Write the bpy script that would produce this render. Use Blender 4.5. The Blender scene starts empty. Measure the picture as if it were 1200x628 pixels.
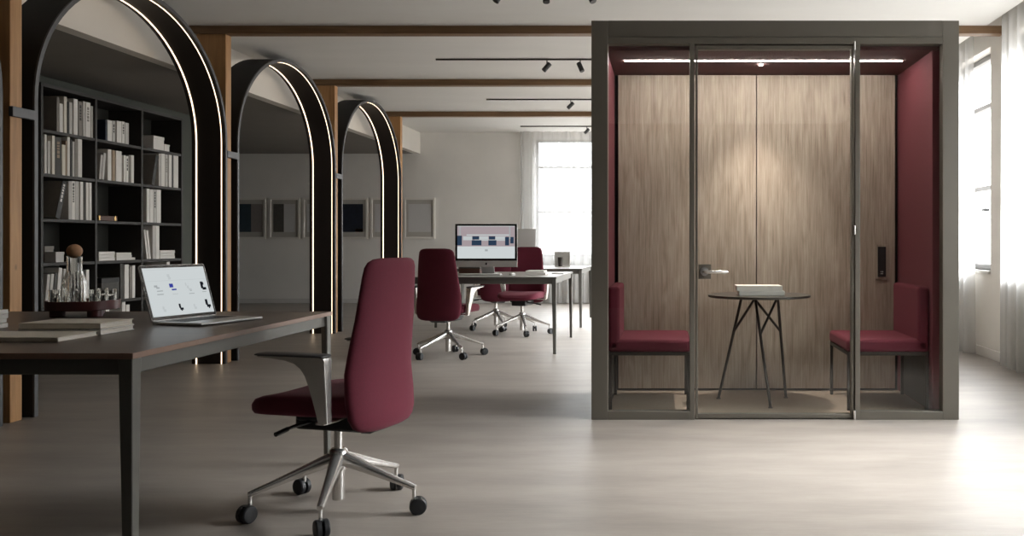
import bpy, bmesh, math, random
from mathutils import Vector, Matrix
R = math.radians
EXPO = 1.02
random.seed(7)
C = bpy.context.scene.collection

# ------------------------------------------------------------------ materials
def lin(c):
    c = c / 255.0
    return c / 12.92 if c <= 0.04045 else ((c + 0.055) / 1.055) ** 2.4
def rgb(r, g, b): return (lin(r), lin(g), lin(b), 1.0)

def new_mat(name):
    m = bpy.data.materials.new(name); m.use_nodes = True
    nt = m.node_tree
    for n in list(nt.nodes): nt.nodes.remove(n)
    out = nt.nodes.new('ShaderNodeOutputMaterial')
    return m, nt, out

def node(nt, kind, **kw):
    n = nt.nodes.new(kind)
    for k, v in kw.items():
        if k in n.inputs: n.inputs[k].default_value = v
        else: setattr(n, k, v)
    return n

def mat(name, col, rough=0.5, metal=0.0, var=0.08, scale=6.0, stretch=(1, 1, 1), bump=0.0, bump_scale=80.0, sheen=0.0, spec=0.5, coords='Object'):
    m, nt, out = new_mat(name)
    p = node(nt, 'ShaderNodeBsdfPrincipled')
    p.inputs['Roughness'].default_value = rough
    p.inputs['Metallic'].default_value = metal
    p.inputs['Specular IOR Level'].default_value = spec
    if sheen:
        p.inputs['Sheen Weight'].default_value = sheen
        p.inputs['Sheen Roughness'].default_value = 0.45
        p.inputs['Sheen Tint'].default_value = (1, .55, .6, 1)
    tc = node(nt, 'ShaderNodeTexCoord'); mp = node(nt, 'ShaderNodeMapping')
    mp.inputs['Scale'].default_value = stretch
    nt.links.new(tc.outputs[coords], mp.inputs['Vector'])
    nz = node(nt, 'ShaderNodeTexNoise', Scale=scale, Detail=5.0, Roughness=0.6)
    nt.links.new(mp.outputs['Vector'], nz.inputs['Vector'])
    rmp = node(nt, 'ShaderNodeValToRGB')
    a = tuple(max(0, c * (1 - var)) for c in col[:3]) + (1,)
    b = tuple(min(1, c * (1 + var)) for c in col[:3]) + (1,)
    rmp.color_ramp.elements[0].position = .3; rmp.color_ramp.elements[1].position = .7
    rmp.color_ramp.elements[0].color = a; rmp.color_ramp.elements[1].color = b
    nt.links.new(nz.outputs['Fac'], rmp.inputs['Fac'])
    nt.links.new(rmp.outputs['Color'], p.inputs['Base Color'])
    if bump:
        n2 = node(nt, 'ShaderNodeTexNoise', Scale=bump_scale, Detail=3.0)
        nt.links.new(mp.outputs['Vector'], n2.inputs['Vector'])
        bp = node(nt, 'ShaderNodeBump', Strength=bump, Distance=0.004)
        nt.links.new(n2.outputs['Fac'], bp.inputs['Height'])
        nt.links.new(bp.outputs['Normal'], p.inputs['Normal'])
    nt.links.new(p.outputs['BSDF'], out.inputs['Surface'])
    return m

def emit(name, col, strength):
    m, nt, out = new_mat(name)
    e = node(nt, 'ShaderNodeEmission', Strength=strength / (2 ** EXPO if name.startswith('lit ') else 1)); e.inputs['Color'].default_value = col
    nt.links.new(e.outputs[0], out.inputs['Surface'])
    return m

def wood(name, c1, c2, c3, scale=3.0, axis='Z', rough=0.5, knots=False):
    m, nt, out = new_mat(name)
    p = node(nt, 'ShaderNodeBsdfPrincipled', Roughness=rough)
    tc = node(nt, 'ShaderNodeTexCoord'); mp = node(nt, 'ShaderNodeMapping')
    s = {'Z': (14, 14, .8), 'X': (.8, 14, 14), 'Y': (14, .8, 14)}[axis]
    mp.inputs['Scale'].default_value = s
    nt.links.new(tc.outputs['Object'], mp.inputs['Vector'])
    n1 = node(nt, 'ShaderNodeTexNoise', Scale=scale, Detail=8.0, Roughness=.65, Distortion=.6)
    nt.links.new(mp.outputs['Vector'], n1.inputs['Vector'])
    mp2 = node(nt, 'ShaderNodeMapping'); mp2.inputs['Scale'].default_value = tuple(v * (.22 if v > 2 else .6) for v in s)
    nt.links.new(tc.outputs['Object'], mp2.inputs['Vector'])
    wv = node(nt, 'ShaderNodeTexNoise', Scale=scale * .8, Detail=3.0, Distortion=1.5)
    nt.links.new(mp2.outputs['Vector'], wv.inputs['Vector'])
    mx = node(nt, 'ShaderNodeMath', operation='MULTIPLY_ADD'); mx.inputs[1].default_value = .65
    nt.links.new(n1.outputs['Fac'], mx.inputs[0])
    m3 = node(nt, 'ShaderNodeMath', operation='MULTIPLY'); m3.inputs[1].default_value = .35
    nt.links.new(wv.outputs['Fac'], m3.inputs[0]); nt.links.new(m3.outputs[0], mx.inputs[2])
    rp = node(nt, 'ShaderNodeValToRGB')
    rp.color_ramp.elements[0].position = .32; rp.color_ramp.elements[0].color = c1
    rp.color_ramp.elements[1].position = .68; rp.color_ramp.elements[1].color = c3
    e = rp.color_ramp.elements.new(.5); e.color = c2
    if 'oak' in name: mp.inputs['Scale'].default_value = (22, 22, .55); n1.inputs['Detail'].default_value = 10.5
    nt.links.new(mx.outputs[0], rp.inputs['Fac'])
    if knots:
        mk = node(nt, 'ShaderNodeMapping'); mk.inputs['Scale'].default_value = (3, 3, 1.6)
        nt.links.new(tc.outputs['Object'], mk.inputs['Vector'])
        vo = node(nt, 'ShaderNodeTexVoronoi', Scale=1.6)
        nt.links.new(mk.outputs['Vector'], vo.inputs['Vector'])
        kr = node(nt, 'ShaderNodeValToRGB')
        kr.color_ramp.elements[0].position = .03; kr.color_ramp.elements[0].color = (.25, .2, .16, 1)
        kr.color_ramp.elements[1].position = .08; kr.color_ramp.elements[1].color = (1, 1, 1, 1)
        nt.links.new(vo.outputs['Distance'], kr.inputs['Fac'])
        mm = node(nt, 'ShaderNodeMix', data_type='RGBA', blend_type='MULTIPLY')
        mm.inputs[0].default_value = 1
        nt.links.new(rp.outputs['Color'], mm.inputs[6]); nt.links.new(kr.outputs['Color'], mm.inputs[7])
        nt.links.new(mm.outputs[2], p.inputs['Base Color'])
    else:
        nt.links.new(rp.outputs['Color'], p.inputs['Base Color'])
    bp = node(nt, 'ShaderNodeBump', Strength=.12, Distance=.002)
    nt.links.new(n1.outputs['Fac'], bp.inputs['Height']); nt.links.new(bp.outputs['Normal'], p.inputs['Normal'])
    nt.links.new(p.outputs['BSDF'], out.inputs['Surface'])
    return m

def pane_glass(name, tint=(1, 1, 1, 1), refl=.9):
    m, nt, out = new_mat(name)
    t = node(nt, 'ShaderNodeBsdfTransparent'); t.inputs['Color'].default_value = tint
    g = node(nt, 'ShaderNodeBsdfGlossy', Roughness=.01); g.inputs['Color'].default_value = (refl, refl, refl, 1)
    lw = node(nt, 'ShaderNodeLayerWeight', Blend=.5)
    pw = node(nt, 'ShaderNodeMath', operation='POWER'); pw.inputs[1].default_value = 5.0
    nt.links.new(lw.outputs['Facing'], pw.inputs[0])
    fr = node(nt, 'ShaderNodeMath', operation='MULTIPLY_ADD'); fr.inputs[1].default_value = .75; fr.inputs[2].default_value = .035
    nt.links.new(pw.outputs[0], fr.inputs[0])
    mx = node(nt, 'ShaderNodeMixShader')
    nt.links.new(fr.outputs[0], mx.inputs[0]); nt.links.new(t.outputs[0], mx.inputs[1]); nt.links.new(g.outputs[0], mx.inputs[2])
    nt.links.new(mx.outputs[0], out.inputs['Surface'])
    return m

def sheer(name, col, transp=.38):
    m, nt, out = new_mat(name)
    d = node(nt, 'ShaderNodeBsdfDiffuse'); d.inputs['Color'].default_value = col
    tl = node(nt, 'ShaderNodeBsdfTranslucent'); tl.inputs['Color'].default_value = col
    t = node(nt, 'ShaderNodeBsdfTransparent')
    m1 = node(nt, 'ShaderNodeMixShader', Fac=.42); m2 = node(nt, 'ShaderNodeMixShader', Fac=transp)
    nt.links.new(d.outputs[0], m1.inputs[1]); nt.links.new(tl.outputs[0], m1.inputs[2])
    nt.links.new(m1.outputs[0], m2.inputs[1]); nt.links.new(t.outputs[0], m2.inputs[2])
    nt.links.new(m2.outputs[0], out.inputs['Surface'])
    return m

def floor_mat():
    m, nt, out = new_mat('polished concrete')
    p = node(nt, 'ShaderNodeBsdfPrincipled')
    tc = node(nt, 'ShaderNodeTexCoord')
    mp = node(nt, 'ShaderNodeMapping'); mp.inputs['Scale'].default_value = (1.0, 4.0, 1)
    nt.links.new(tc.outputs['Object'], mp.inputs['Vector'])
    n1 = node(nt, 'ShaderNodeTexNoise', Scale=1.2, Detail=9.0, Roughness=.62)
    nt.links.new(mp.outputs['Vector'], n1.inputs['Vector'])
    mp2 = node(nt, 'ShaderNodeMapping'); mp2.inputs['Scale'].default_value = (5.0, 60.0, 1)
    nt.links.new(tc.outputs['Object'], mp2.inputs['Vector'])
    n2 = node(nt, 'ShaderNodeTexNoise', Scale=1.5, Detail=6.0, Roughness=.7)
    nt.links.new(mp2.outputs['Vector'], n2.inputs['Vector'])
    ad = node(nt, 'ShaderNodeMath', operation='MULTIPLY_ADD'); ad.inputs[1].default_value = .6
    m2 = node(nt, 'ShaderNodeMath', operation='MULTIPLY'); m2.inputs[1].default_value = .4
    nt.links.new(n2.outputs['Fac'], m2.inputs[0])
    nt.links.new(n1.outputs['Fac'], ad.inputs[0]); nt.links.new(m2.outputs[0], ad.inputs[2])
    rp = node(nt, 'ShaderNodeValToRGB')
    rp.color_ramp.elements[0].position = .36; rp.color_ramp.elements[0].color = rgb(126, 119, 112)
    rp.color_ramp.elements[1].position = .64; rp.color_ramp.elements[1].color = rgb(152, 144, 136)
    nt.links.new(ad.outputs[0], rp.inputs['Fac']); nt.links.new(rp.outputs['Color'], p.inputs['Base Color'])
    rr = node(nt, 'ShaderNodeMapRange'); rr.inputs['To Min'].default_value = .34; rr.inputs['To Max'].default_value = .5
    nt.links.new(n2.outputs['Fac'], rr.inputs['Value']); nt.links.new(rr.outputs[0], p.inputs['Roughness'])
    bp = node(nt, 'ShaderNodeBump', Strength=.12, Distance=.003)
    nt.links.new(ad.outputs[0], bp.inputs['Height']); nt.links.new(bp.outputs['Normal'], p.inputs['Normal'])
    nt.links.new(p.outputs['BSDF'], out.inputs['Surface'])
    return m

M = {}
M['floor'] = floor_mat()
M['plaster'] = mat('grey plaster', rgb(202, 200, 197), .85, var=.05, scale=1.6, bump=.08, bump_scale=30)
M['ceil'] = mat('ceiling plaster', rgb(220, 219, 216), .8, var=.035, scale=1.1, stretch=(.6, 2, 1))
M['white_wall'] = mat('warm white plaster', rgb(216, 212, 205), .8, var=.03, scale=2)
M['end_wall'] = mat('pale end wall plaster', rgb(222, 220, 216), .85, var=.04, scale=1.6, bump=.08, bump_scale=30)
M['soffit'] = mat('shade-darkened lower ceiling', rgb(126, 121, 115), .85, var=.04, scale=1.5)  # shade on the lower ceiling's underside is put into this darker grey
M['dark_wall'] = mat('dark green grey paint', rgb(74, 78, 71), .7, var=.05, scale=2)
M['base'] = mat('skirting paint', rgb(205, 201, 195), .5, var=.02)
M['col'] = wood('column timber', rgb(146, 104, 62), rgb(178, 132, 84), rgb(196, 152, 102), 2.2, 'Z', .55, knots=True)
M['beam'] = wood('beam timber', rgb(94, 70, 46), rgb(118, 90, 62), rgb(136, 106, 76), 2.2, 'X', .55)
M['black'] = mat('black lacquer', rgb(14, 13, 13), .6, var=.1)
M['reveal'] = mat('dark bronze lining', rgb(32, 25, 22), .5, var=.08, scale=3)
M['lip'] = mat('charcoal metal edge', rgb(84, 84, 86), .45, metal=.2, var=.05)
M['led'] = emit('warm light strip', (1, .74, .49, 1), 2.0)
M['boothled'] = emit('booth light strip', (1, .92, .84, 1), 115.0)
M['booth'] = mat('grey brown lacquered metal', rgb(104, 99, 90), .42, metal=.15, var=.04, scale=3)
M['booth_fab'] = mat('burgundy wall fabric', rgb(112, 52, 62), .9, var=.04, scale=40, bump=.06, bump_scale=400)
M['booth_ceil'] = mat('dark wine ceiling felt', rgb(80, 38, 41), .9, var=.06, scale=20)
M['oak'] = wood('light oak veneer', rgb(130, 115, 101), rgb(168, 154, 140), rgb(194, 181, 167), 5.5, 'Z', .5)
M['booth_floor'] = mat('beige booth carpet', rgb(158, 143, 128), .85, var=.06, scale=30, bump=.2, bump_scale=300)
M['glass'] = pane_glass('clear pane', (.97, .98, .97, 1), .75)
M['winglass'] = pane_glass('window pane', (.97, .98, .98, 1), .7)
M['burg'] = mat('burgundy wool', rgb(92, 15, 38), .85, var=.10, scale=160, bump=.25, bump_scale=500, sheen=.12)
M['bench_fab'] = mat('wine bench fabric', rgb(100, 28, 46), .85, var=.08, scale=140, bump=.2, bump_scale=500, sheen=.05)
M['chrome'] = mat('polished aluminium', rgb(232, 229, 225), .24, metal=.86, var=.03)
M['blackpl'] = mat('black plastic', rgb(24, 24, 25), .42, var=.08)
M['caster'] = mat('black caster rubber', rgb(22, 23, 26), .5, var=.08)
M['armpad'] = mat('dark arm pad', rgb(58, 56, 57), .5, var=.06)
M['desk_top'] = wood('dark desk laminate', rgb(78, 68, 63), rgb(94, 83, 77), rgb(108, 96, 88), 2.0, 'X', .33)
M['desk_edge'] = mat('copper brown desk edge', rgb(138, 112, 98), .4, var=.06, scale=10)
M['desk_frame'] = mat('grey desk frame', rgb(104, 103, 98), .42, metal=.2, var=.04)
M['desk_top2'] = mat('grey desk laminate', rgb(150, 145, 138), .35, var=.05, scale=4)
M['shelf'] = mat('charcoal shelving', rgb(44, 41, 39), .5, var=.06, scale=4)
M['shelf_back'] = mat('charcoal back panel', rgb(46, 46, 41), .6, var=.06, scale=4)
M['curtain'] = sheer('sheer curtain', (.55, .542, .53, 1), .45)
M['winframe'] = mat('grey window frame', rgb(120, 118, 116), .5, var=.03)
M['tray'] = mat('burgundy lacquer tray', rgb(84, 38, 38), .38, var=.06)
M['cork'] = mat('pale beech ball', rgb(176, 132, 96), .6, var=.08, scale=12, stretch=(1, 1, 6))
M['silver'] = mat('silver aluminium', rgb(196, 196, 196), .32, metal=.75, var=.02)
M['silver2'] = mat('pale silver shell', rgb(190, 188, 186), .4, metal=.3, var=.02)
M['keys'] = mat('dark keys', rgb(34, 34, 36), .5, var=.1)
M['screen_w'] = emit('lit white screen', (.72, .77, .78, 1), .82)
M['screen_p'] = emit('lit pinkish screen area', (.43, .36, .38, 1), .85)
M['screen_b'] = emit('lit dark blue screen shape', (.03, .055, .10, 1), .8)
M['screen_c'] = emit('lit black screen shape', (.012, .014, .02, 1), .8)
M['screen_g'] = emit('lit grey screen shape', (.42, .45, .46, 1), .85)
M['screen_l'] = emit('lit light grey screen shape', (.60, .64, .65, 1), .85)
M['screen_u'] = emit('lit blue screen shape', (.045, .06, .36, 1), .85)
M['bezel'] = mat('black glass bezel', rgb(14, 14, 15), .25, var=.05)
M['paper'] = mat('paper pages', rgb(236, 230, 220), .8, var=.04, scale=60, stretch=(1, 1, 12))
M['bk_white'] = mat('white book cover', rgb(238, 235, 230), .6, var=.03, scale=25)
M['bk_cream'] = mat('cream book cover', rgb(230, 223, 210), .6, var=.04, scale=25)
M['bk_lt'] = mat('pale grey book cover', rgb(202, 199, 195), .6, var=.06, scale=25)
M['bk_grey'] = mat('grey book cover', rgb(140, 135, 128), .6, var=.10, scale=25)
M['bk_tan'] = mat('tan book cover', rgb(166, 146, 124), .6, var=.08, scale=25)
M['bk_dark'] = mat('dark grey book cover', rgb(74, 72, 68), .6, var=.15, scale=25)
M['bk_black'] = mat('black book cover', rgb(26, 25, 25), .5, var=.1, scale=25)
M['bk_navy'] = mat('navy book cover', rgb(32, 44, 66), .5, var=.1, scale=25)
M['brown'] = mat('brown leather case', rgb(88, 58, 46), .5, var=.1, scale=25)
M['brass'] = mat('brass end', rgb(212, 178, 120), .25, metal=1.0, var=.05)
M['frame_w'] = mat('white picture frame', rgb(222, 219, 213), .5, var=.02)
M['mount'] = mat('grey picture mount', rgb(176, 173, 167), .8, var=.03)
M['art_teal'] = mat('dark teal print', rgb(40, 56, 66), .7, var=.2, scale=12)
M['art_grey'] = mat('grey print', rgb(128, 122, 120), .7, var=.08, scale=14, stretch=(6, 1, 1))
M['art_dk'] = mat('charcoal print', rgb(84, 82, 78), .7, var=.15, scale=14)
M['art_pale'] = mat('pale print', rgb(196, 196, 196), .7, var=.04, scale=14, stretch=(5, 1, 5))
M['art_navy'] = mat('night blue print', rgb(20, 28, 42), .7, var=.5, scale=9)
M['art_or'] = mat('orange print', rgb(190, 120, 70), .7, var=.15, scale=30)
M['tabletop_r'] = mat('charcoal table top', rgb(76, 71, 66), .42, var=.06, scale=8)
M['dkmetal'] = mat('dark bronze metal', rgb(62, 56, 52), .4, metal=.5, var=.05)
M['panel_dk'] = mat('dark grey panel', rgb(66, 62, 60), .6, var=.05)
M['white_pl'] = mat('white plastic', rgb(225, 224, 220), .4, var=.02)
m_, nt_, out_ = new_mat('clear glassware')
g_ = node(nt_, 'ShaderNodeBsdfGlass', Roughness=0.0, IOR=1.45); g_.inputs['Color'].default_value = (.97, .97, .96, 1)
nt_.links.new(g_.outputs[0], out_.inputs['Surface']); M['glassware'] = m_

# ------------------------------------------------------------------ mesh building
class MB:
    def __init__(s): s.v = []; s.f = []; s.mi = []; s.cur = 0
    def box(s, lo, hi):
        x0, y0, z0 = lo; x1, y1, z1 = hi
        b = len(s.v)
        s.v += [(x0,y0,z0),(x1,y0,z0),(x1,y1,z0),(x0,y1,z0),(x0,y0,z1),(x1,y0,z1),(x1,y1,z1),(x0,y1,z1)]
        for q in ((0,3,2,1),(4,5,6,7),(0,1,5,4),(1,2,6,5),(2,3,7,6),(3,0,4,7)):
            s.f.append(tuple(b + i for i in q)); s.mi.append(s.cur)
        return s
    def loft(s, secs, caps=True, close=True, ring=False):
        b = len(s.v); n = len(secs[0])
        for sec in secs: s.v += [tuple(p) for p in sec]
        k = len(secs)
        for i in range(k if ring else k - 1):
            i2 = (i + 1) % k
            for j in range(n if close else n - 1):
                j2 = (j + 1) % n
                s.f.append((b+i*n+j, b+i*n+j2, b+i2*n+j2, b+i2*n+j)); s.mi.append(s.cur)
        if caps and not ring and close:
            s.f.append(tuple(b + j for j in reversed(range(n)))); s.mi.append(s.cur)
            s.f.append(tuple(b + (k-1)*n + j for j in range(n))); s.mi.append(s.cur)
        return s
    def tube(s, path, r, seg=10, caps=True):
        P = [Vector(p) for p in path]
        rr = r if isinstance(r, (list, tuple)) else [r] * len(P)
        secs = []; prev = None
        for i, p in enumerate(P):
            t = (P[min(i+1, len(P)-1)] - P[max(i-1, 0)]).normalized()
            if prev is None:
                a = Vector((0,0,1)) if abs(t.z) < .9 else Vector((1,0,0))
                u = t.cross(a).normalized()
            else:
                u = (prev - t * prev.dot(t)).normalized()
            prev = u; w = t.cross(u)
            secs.append([p + (u*math.cos(2*math.pi*j/seg) + w*math.sin(2*math.pi*j/seg)) * rr[i] for j in range(seg)])
        return s.loft(secs, caps)
    def lathe(s, prof, c=(0,0,0), seg=32, axis='Z'):
        secs = []
        for r, h in prof:
            sec = []
            for j in range(seg):
                a = 2*math.pi*j/seg
                q = (r*math.cos(a), r*math.sin(a), h)
                if axis == 'X': q = (h, q[0], q[1])
                if axis == 'Y': q = (q[0], h, q[1])
                sec.append((c[0]+q[0], c[1]+q[1], c[2]+q[2]))
            secs.append(sec)
        return s.loft(secs)
    def quad(s, a, b, c, d):
        i = len(s.v); s.v += [tuple(a), tuple(b), tuple(c), tuple(d)]
        s.f.append((i, i+1, i+2, i+3)); s.mi.append(s.cur); return s
    def build(s, name, m, parent=None, bevel=0.0, smooth=35, kind=None, local=False, seg=2):
        me = bpy.data.meshes.new(name)
        off = Vector((0,0,0))
        if parent is not None and not local: off = origin(parent)
        me.from_pydata([tuple(Vector(p) - off) for p in s.v], [], s.f)
        ms = m if isinstance(m, (list, tuple)) else [m]
        for x in ms: me.materials.append(M[x] if isinstance(x, str) else x)
        me.polygons.foreach_set('material_index', s.mi)
        bm = bmesh.new(); bm.from_mesh(me); bmesh.ops.recalc_face_normals(bm, faces=bm.faces[:]); bm.to_mesh(me); bm.free()
        if smooth:
            me.polygons.foreach_set('use_smooth', [True] * len(me.polygons))
            me.set_sharp_from_angle(angle=R(smooth))
        me.update()
        o = bpy.data.objects.new(name, me); C.objects.link(o)
        if parent is not None: o.parent = parent
        if kind: o['kind'] = kind
        if bevel:
            b = o.modifiers.new('edge', 'BEVEL'); b.width = bevel; b.segments = seg; b.limit_method = 'ANGLE'; b.angle_limit = R(40)
        return o
def origin(o):
    v = Vector((0,0,0))
    while o is not None: v += o.location; o = o.parent
    return v
def box(lo, hi): return MB().box(lo, hi)

def thing(name, label, cat, loc=(0,0,0), rz=0.0, group=None):
    o = bpy.data.objects.new(name, None); C.objects.link(o); o.empty_display_size = .1
    o.location = loc; o.rotation_euler = (0, 0, rz)
    o['label'] = label; o['category'] = cat
    if group: o['group'] = group
    return o
def tag(o, label, cat, group=None):
    o['label'] = label; o['category'] = cat
    if group: o['group'] = group
    return o
def struct(o, label=None):
    o['kind'] = 'structure'
    if label: o['label'] = label
    return o
KID = {}
def dup(root, loc, rz, label, group=None, base_rot=0):
    def rec(o, parent):
        c = o.copy(); C.objects.link(c); c.parent = parent
        for ch in [x for x in bpy.data.objects if x.parent == o]: rec(ch, c)
        return c
    r = rec(root, None)
    r.location = loc; r.rotation_euler = (0, 0, rz); r['label'] = label
    for ch in r.children:
        if ch.name.split('.')[0] in ('base_leg', 'caster'): ch.rotation_euler = (0, 0, base_rot)
    if group: r['group'] = group
    return r

# ------------------------------------------------------------------ camera
H = 1.08; F = 1050.0
cd = bpy.data.cameras.new('camera'); cam = bpy.data.objects.new('camera', cd); C.objects.link(cam)
cam.location = (0, 0, H); cam.rotation_euler = (R(90), 0, 0)
cd.sensor_width = 36; cd.lens = F / 1200 * 36
cd.shift_x = -180 / 1200; cd.shift_y = -31 / 1200
cd.clip_start = .05; cd.clip_end = 200
bpy.context.scene.camera = cam

# ------------------------------------------------------------------ room shell
ZC = 2.99; YB = 15.7; XR = 3.0; XL = -9.5; YF = -3.6
struct(box((XL-.2, YF-.2, -.1), (XR+.35, YB+.3, 0)).build('floor', 'floor', smooth=0))
struct(box((-4.3, YF, ZC), (2.84, YB, ZC+.2)).build('ceiling', 'ceil', smooth=0))
struct(box((-4.42, YF, 2.62), (-4.3, YB, ZC+.2)).build('ceiling_bulkhead', 'white_wall', smooth=0))
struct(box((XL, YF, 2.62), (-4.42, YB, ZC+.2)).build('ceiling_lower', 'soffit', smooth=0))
struct(box((2.84, YF, ZC+.14), (XR, YB, ZC+.2)).build('ceiling_curtain_recess', 'ceil', smooth=0))
struct(box((XL-.2, YF, 0), (XL, YB, 3.2)).build('wall_left', 'dark_wall', smooth=0))
struct(box((XL-.2, YF-.2, 0), (XR+.3, YF, 3.2)).build('wall_front', 'dark_wall', smooth=0))
struct(box((-5.92, 3.2, 0), (-5.80, 11.3, 2.62)).build('wall_partition', 'dark_wall', smooth=0))

def wall_with_holes(name, axis, pos, thick, a0, a1, z1, holes, m):
    """wall of boxes around window holes. axis 'Y': wall runs along Y at X=pos; axis 'X': runs along X at Y=pos"""
    mb = MB()
    def put(a, b, z0, z_1):
        if axis == 'Y': mb.box((pos, a, z0), (pos+thick, b, z_1))
        else: mb.box((a, pos, z0), (b, pos+thick, z_1))
    cur = a0
    for (h0, h1, z0, zt) in holes:
        put(cur, h0, 0, z1); put(h0, h1, 0, z0); put(h0, h1, zt, z1); cur = h1
    put(cur, a1, 0, z1)
    return struct(mb.build(name, m, smooth=0))
WZ0, WZ1 = .81, 2.88
wins = [(3.05, 5.2), (5.66, 7.82), (8.27, 10.42), (10.89, 13.04), (13.5, 15.3)]
wall_with_holes('wall_right', 'Y', XR, .3, YF, YB+.3, 3.2, [(a, b, WZ0, WZ1) for a, b in wins], 'white_wall')
bw = (-2.29, -.15)
bw2 = (.5, 2.5)
wall_with_holes('wall_back', 'X', YB, .3, XL, XR, 3.2, [(bw[0], bw[1], WZ0, WZ1), (bw2[0], bw2[1], WZ0, WZ1)], 'end_wall')
struct(box((XR-.015, YF, 0), (XR, YB, .09)).build('baseboard_right', 'base', bevel=.004))
struct(box((XL, YB-.015, 0), (XR-.02, YB, .08)).build('baseboard_back', 'plaster', bevel=.004))

def window(n, axis, pos, a, b, handle=None):
    r = bpy.data.objects.new('window_%d' % n, None); C.objects.link(r); r['kind'] = 'structure'
    p0 = pos + .11; p1 = pos + .17
    fr = MB(); gl = MB(); sl = MB()
    def bx(mb, u0, u1, z0, z1, q0=p0, q1=p1):
        if axis == 'Y': mb.box((q0, u0, z0), (q1, u1, z1))
        else: mb.box((u0, q0, z0), (u1, q1, z1))
    t = .05
    bx(fr, a, a+t, WZ0, WZ1); bx(fr, b-t, b, WZ0, WZ1)
    bx(fr, a, b, WZ0, WZ0+t); bx(fr, a, b, WZ1-t, WZ1)
    for z in (1.60, 2.39): bx(fr, a+t, b-t, z-.02, z+.02)
    m = (a+b)/2
    bx(fr, m-.025, m+.025, WZ0, WZ1)
    bx(gl, a+t, b-t, WZ0+t, WZ1-t, p0+.025, p0+.031)
    bx(sl, a-.0, b+.0, WZ0-.03, WZ0+.0, pos-.02, pos+.11)
    fr.build('window_frame', 'winframe', r, bevel=.003)
    gl.build('window_glass', 'winglass', r, smooth=0)
    sl.build('window_sill', 'base', r, bevel=.003)
    if handle:
        h = MB(); h.box((p0-.045, handle-.012, 1.37), (p0, handle+.012, 1.40)); h.box((p0-.05, handle-.06, 1.375), (p0-.035, handle+.06, 1.395))
        h.build('window_handle', 'blackpl', r, bevel=.003)
    # daylight portal in the opening
    ld = bpy.data.lights.new('window_portal', 'AREA'); ld.shape = 'RECTANGLE'
    ld.size = (b-a); ld.size_y = WZ1-WZ0; ld.energy = 1
    ld.cycles.is_portal = True
    lo = bpy.data.objects.new('window_portal', ld); C.objects.link(lo); lo['kind'] = 'helper'
    if axis == 'Y':
        lo.location = (pos+.25, m, (WZ0+WZ1)/2); lo.rotation_euler = (R(90), 0, R(90))
    else:
        lo.location = (m, pos+.25, (WZ0+WZ1)/2); lo.rotation_euler = (R(90), 0, R(180))
    return r
for i, (a, b) in enumerate(wins): window(i+1, 'Y', XR, a, b, 8.62 if i == 2 else None)
window(6, 'X', YB, *bw); window(7, 'X', YB, *bw2)

def curtain(axis, pos, a, b, label, folds=.17, amp=.045, ztop=ZC+.1, seed=1):
    rnd = random.Random(seed)
    n = int((b-a)/.012)
    ph = [rnd.uniform(0, 6.28) for _ in range(4)]
    pts = []
    for i in range(n+1):
        u = a + (b-a)*i/n
        pts.append((u, 2*math.pi*u/folds + 1.2*math.sin(2.1*u+ph[0]) + .8*math.sin(5.3*u+ph[1])))
    secs = []
    for zf in (0.015, .6, 1.4, 2.2, 2.7, ztop):
        k = .55 + .45*(1 - zf/3.1)
        secs.append([((pos + amp*k*(math.sin(p)+.35*math.sin(2.1*p+ph[2])), u + .012*math.cos(p), zf) if axis == 'Y'
                      else (u + .012*math.cos(p), pos + amp*k*(math.sin(p)+.35*math.sin(2.1*p+ph[2])), zf)) for (u, p) in pts])
    mb = MB(); mb.loft(secs, caps=False, close=False)
    o = mb.build('curtain', 'curtain', smooth=80)
    tag(o, label, 'curtain')
    return o
GC = 'sheer curtains along the window wall'
curtain('Y', 2.90, 5.45, 7.74, 'white sheer floor-length curtain hanging beside the glazed booth', seed=3)
curtain('Y', 2.90, 8.52, 9.3, 'white sheer curtain drawn part way open just past the booth, beside the bare window', seed=4)
curtain('Y', 2.90, 2.9, 5.3, 'white sheer curtain on the window level with the big desk', seed=5)
curtain('X', 15.55, -2.53, -.05, 'white sheer curtain over the far end wall window', seed=9, ztop=ZC)

# ------------------------------------------------------------------ columns, beams, arches
PITCH = 2.615
cols = [5.43 + PITCH*i for i in range(-1, 4)]
names = ['before the first arch', 'between the first two arches', 'between the arches at mid room', 'before the last arch', 'at the end of the arcade']
for i, yb in enumerate(cols):
    c = box((-4.16, yb-.10, 0), (-3.90, yb, 2.92)).build('column', 'col', bevel=.004)
    struct(c)
    if 0 < i < 4:
        br = MB().box((-3.902, yb-.1095, 1.825), (-3.876, yb+.0795, 1.885)).build('column_bracket', 'lip', c, bevel=.003)
    bm = box((-4.3, yb-.12, 2.92), (XR, yb+.0, ZC)).build('beam', 'beam', bevel=.004)
    struct(bm)

XA0, XA1 = -4.18, -3.88
def arch_pts(a, b, zs, n=40):
    """profile (u, z) of an arch opening from foot to foot"""
    p = [(-a, 0.0), (-a, zs*.5), (-a, zs)]
    for k in range(1, n):
        t = math.pi*(1 - k/n)
        p.append((a*math.cos(t), zs + b*math.sin(t)))
    p += [(a, zs), (a, zs*.5), (a, 0.0)]
    return p
AO, TH = 1.2125, .03
ZS, BO = 1.955, .995
def band(mb, x0, x1, oin, oout, yc):
    secs = []
    for (u, z), (u2, z2) in zip(oin, oout):
        secs.append([(x0, yc+u, z), (x1, yc+u, z), (x1, yc+u2, z2), (x0, yc+u2, z2)])
    mb.loft(secs)
arch_label = ['tall black arched portal cut off by the frame edge before the first timber column',
              'tall black arched portal with warm light lines framing the bookcase',
              'black arched portal with warm light lines, second along the arcade, two pictures seen through it',
              'black arched portal with warm light lines at the far end of the arcade']
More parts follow.
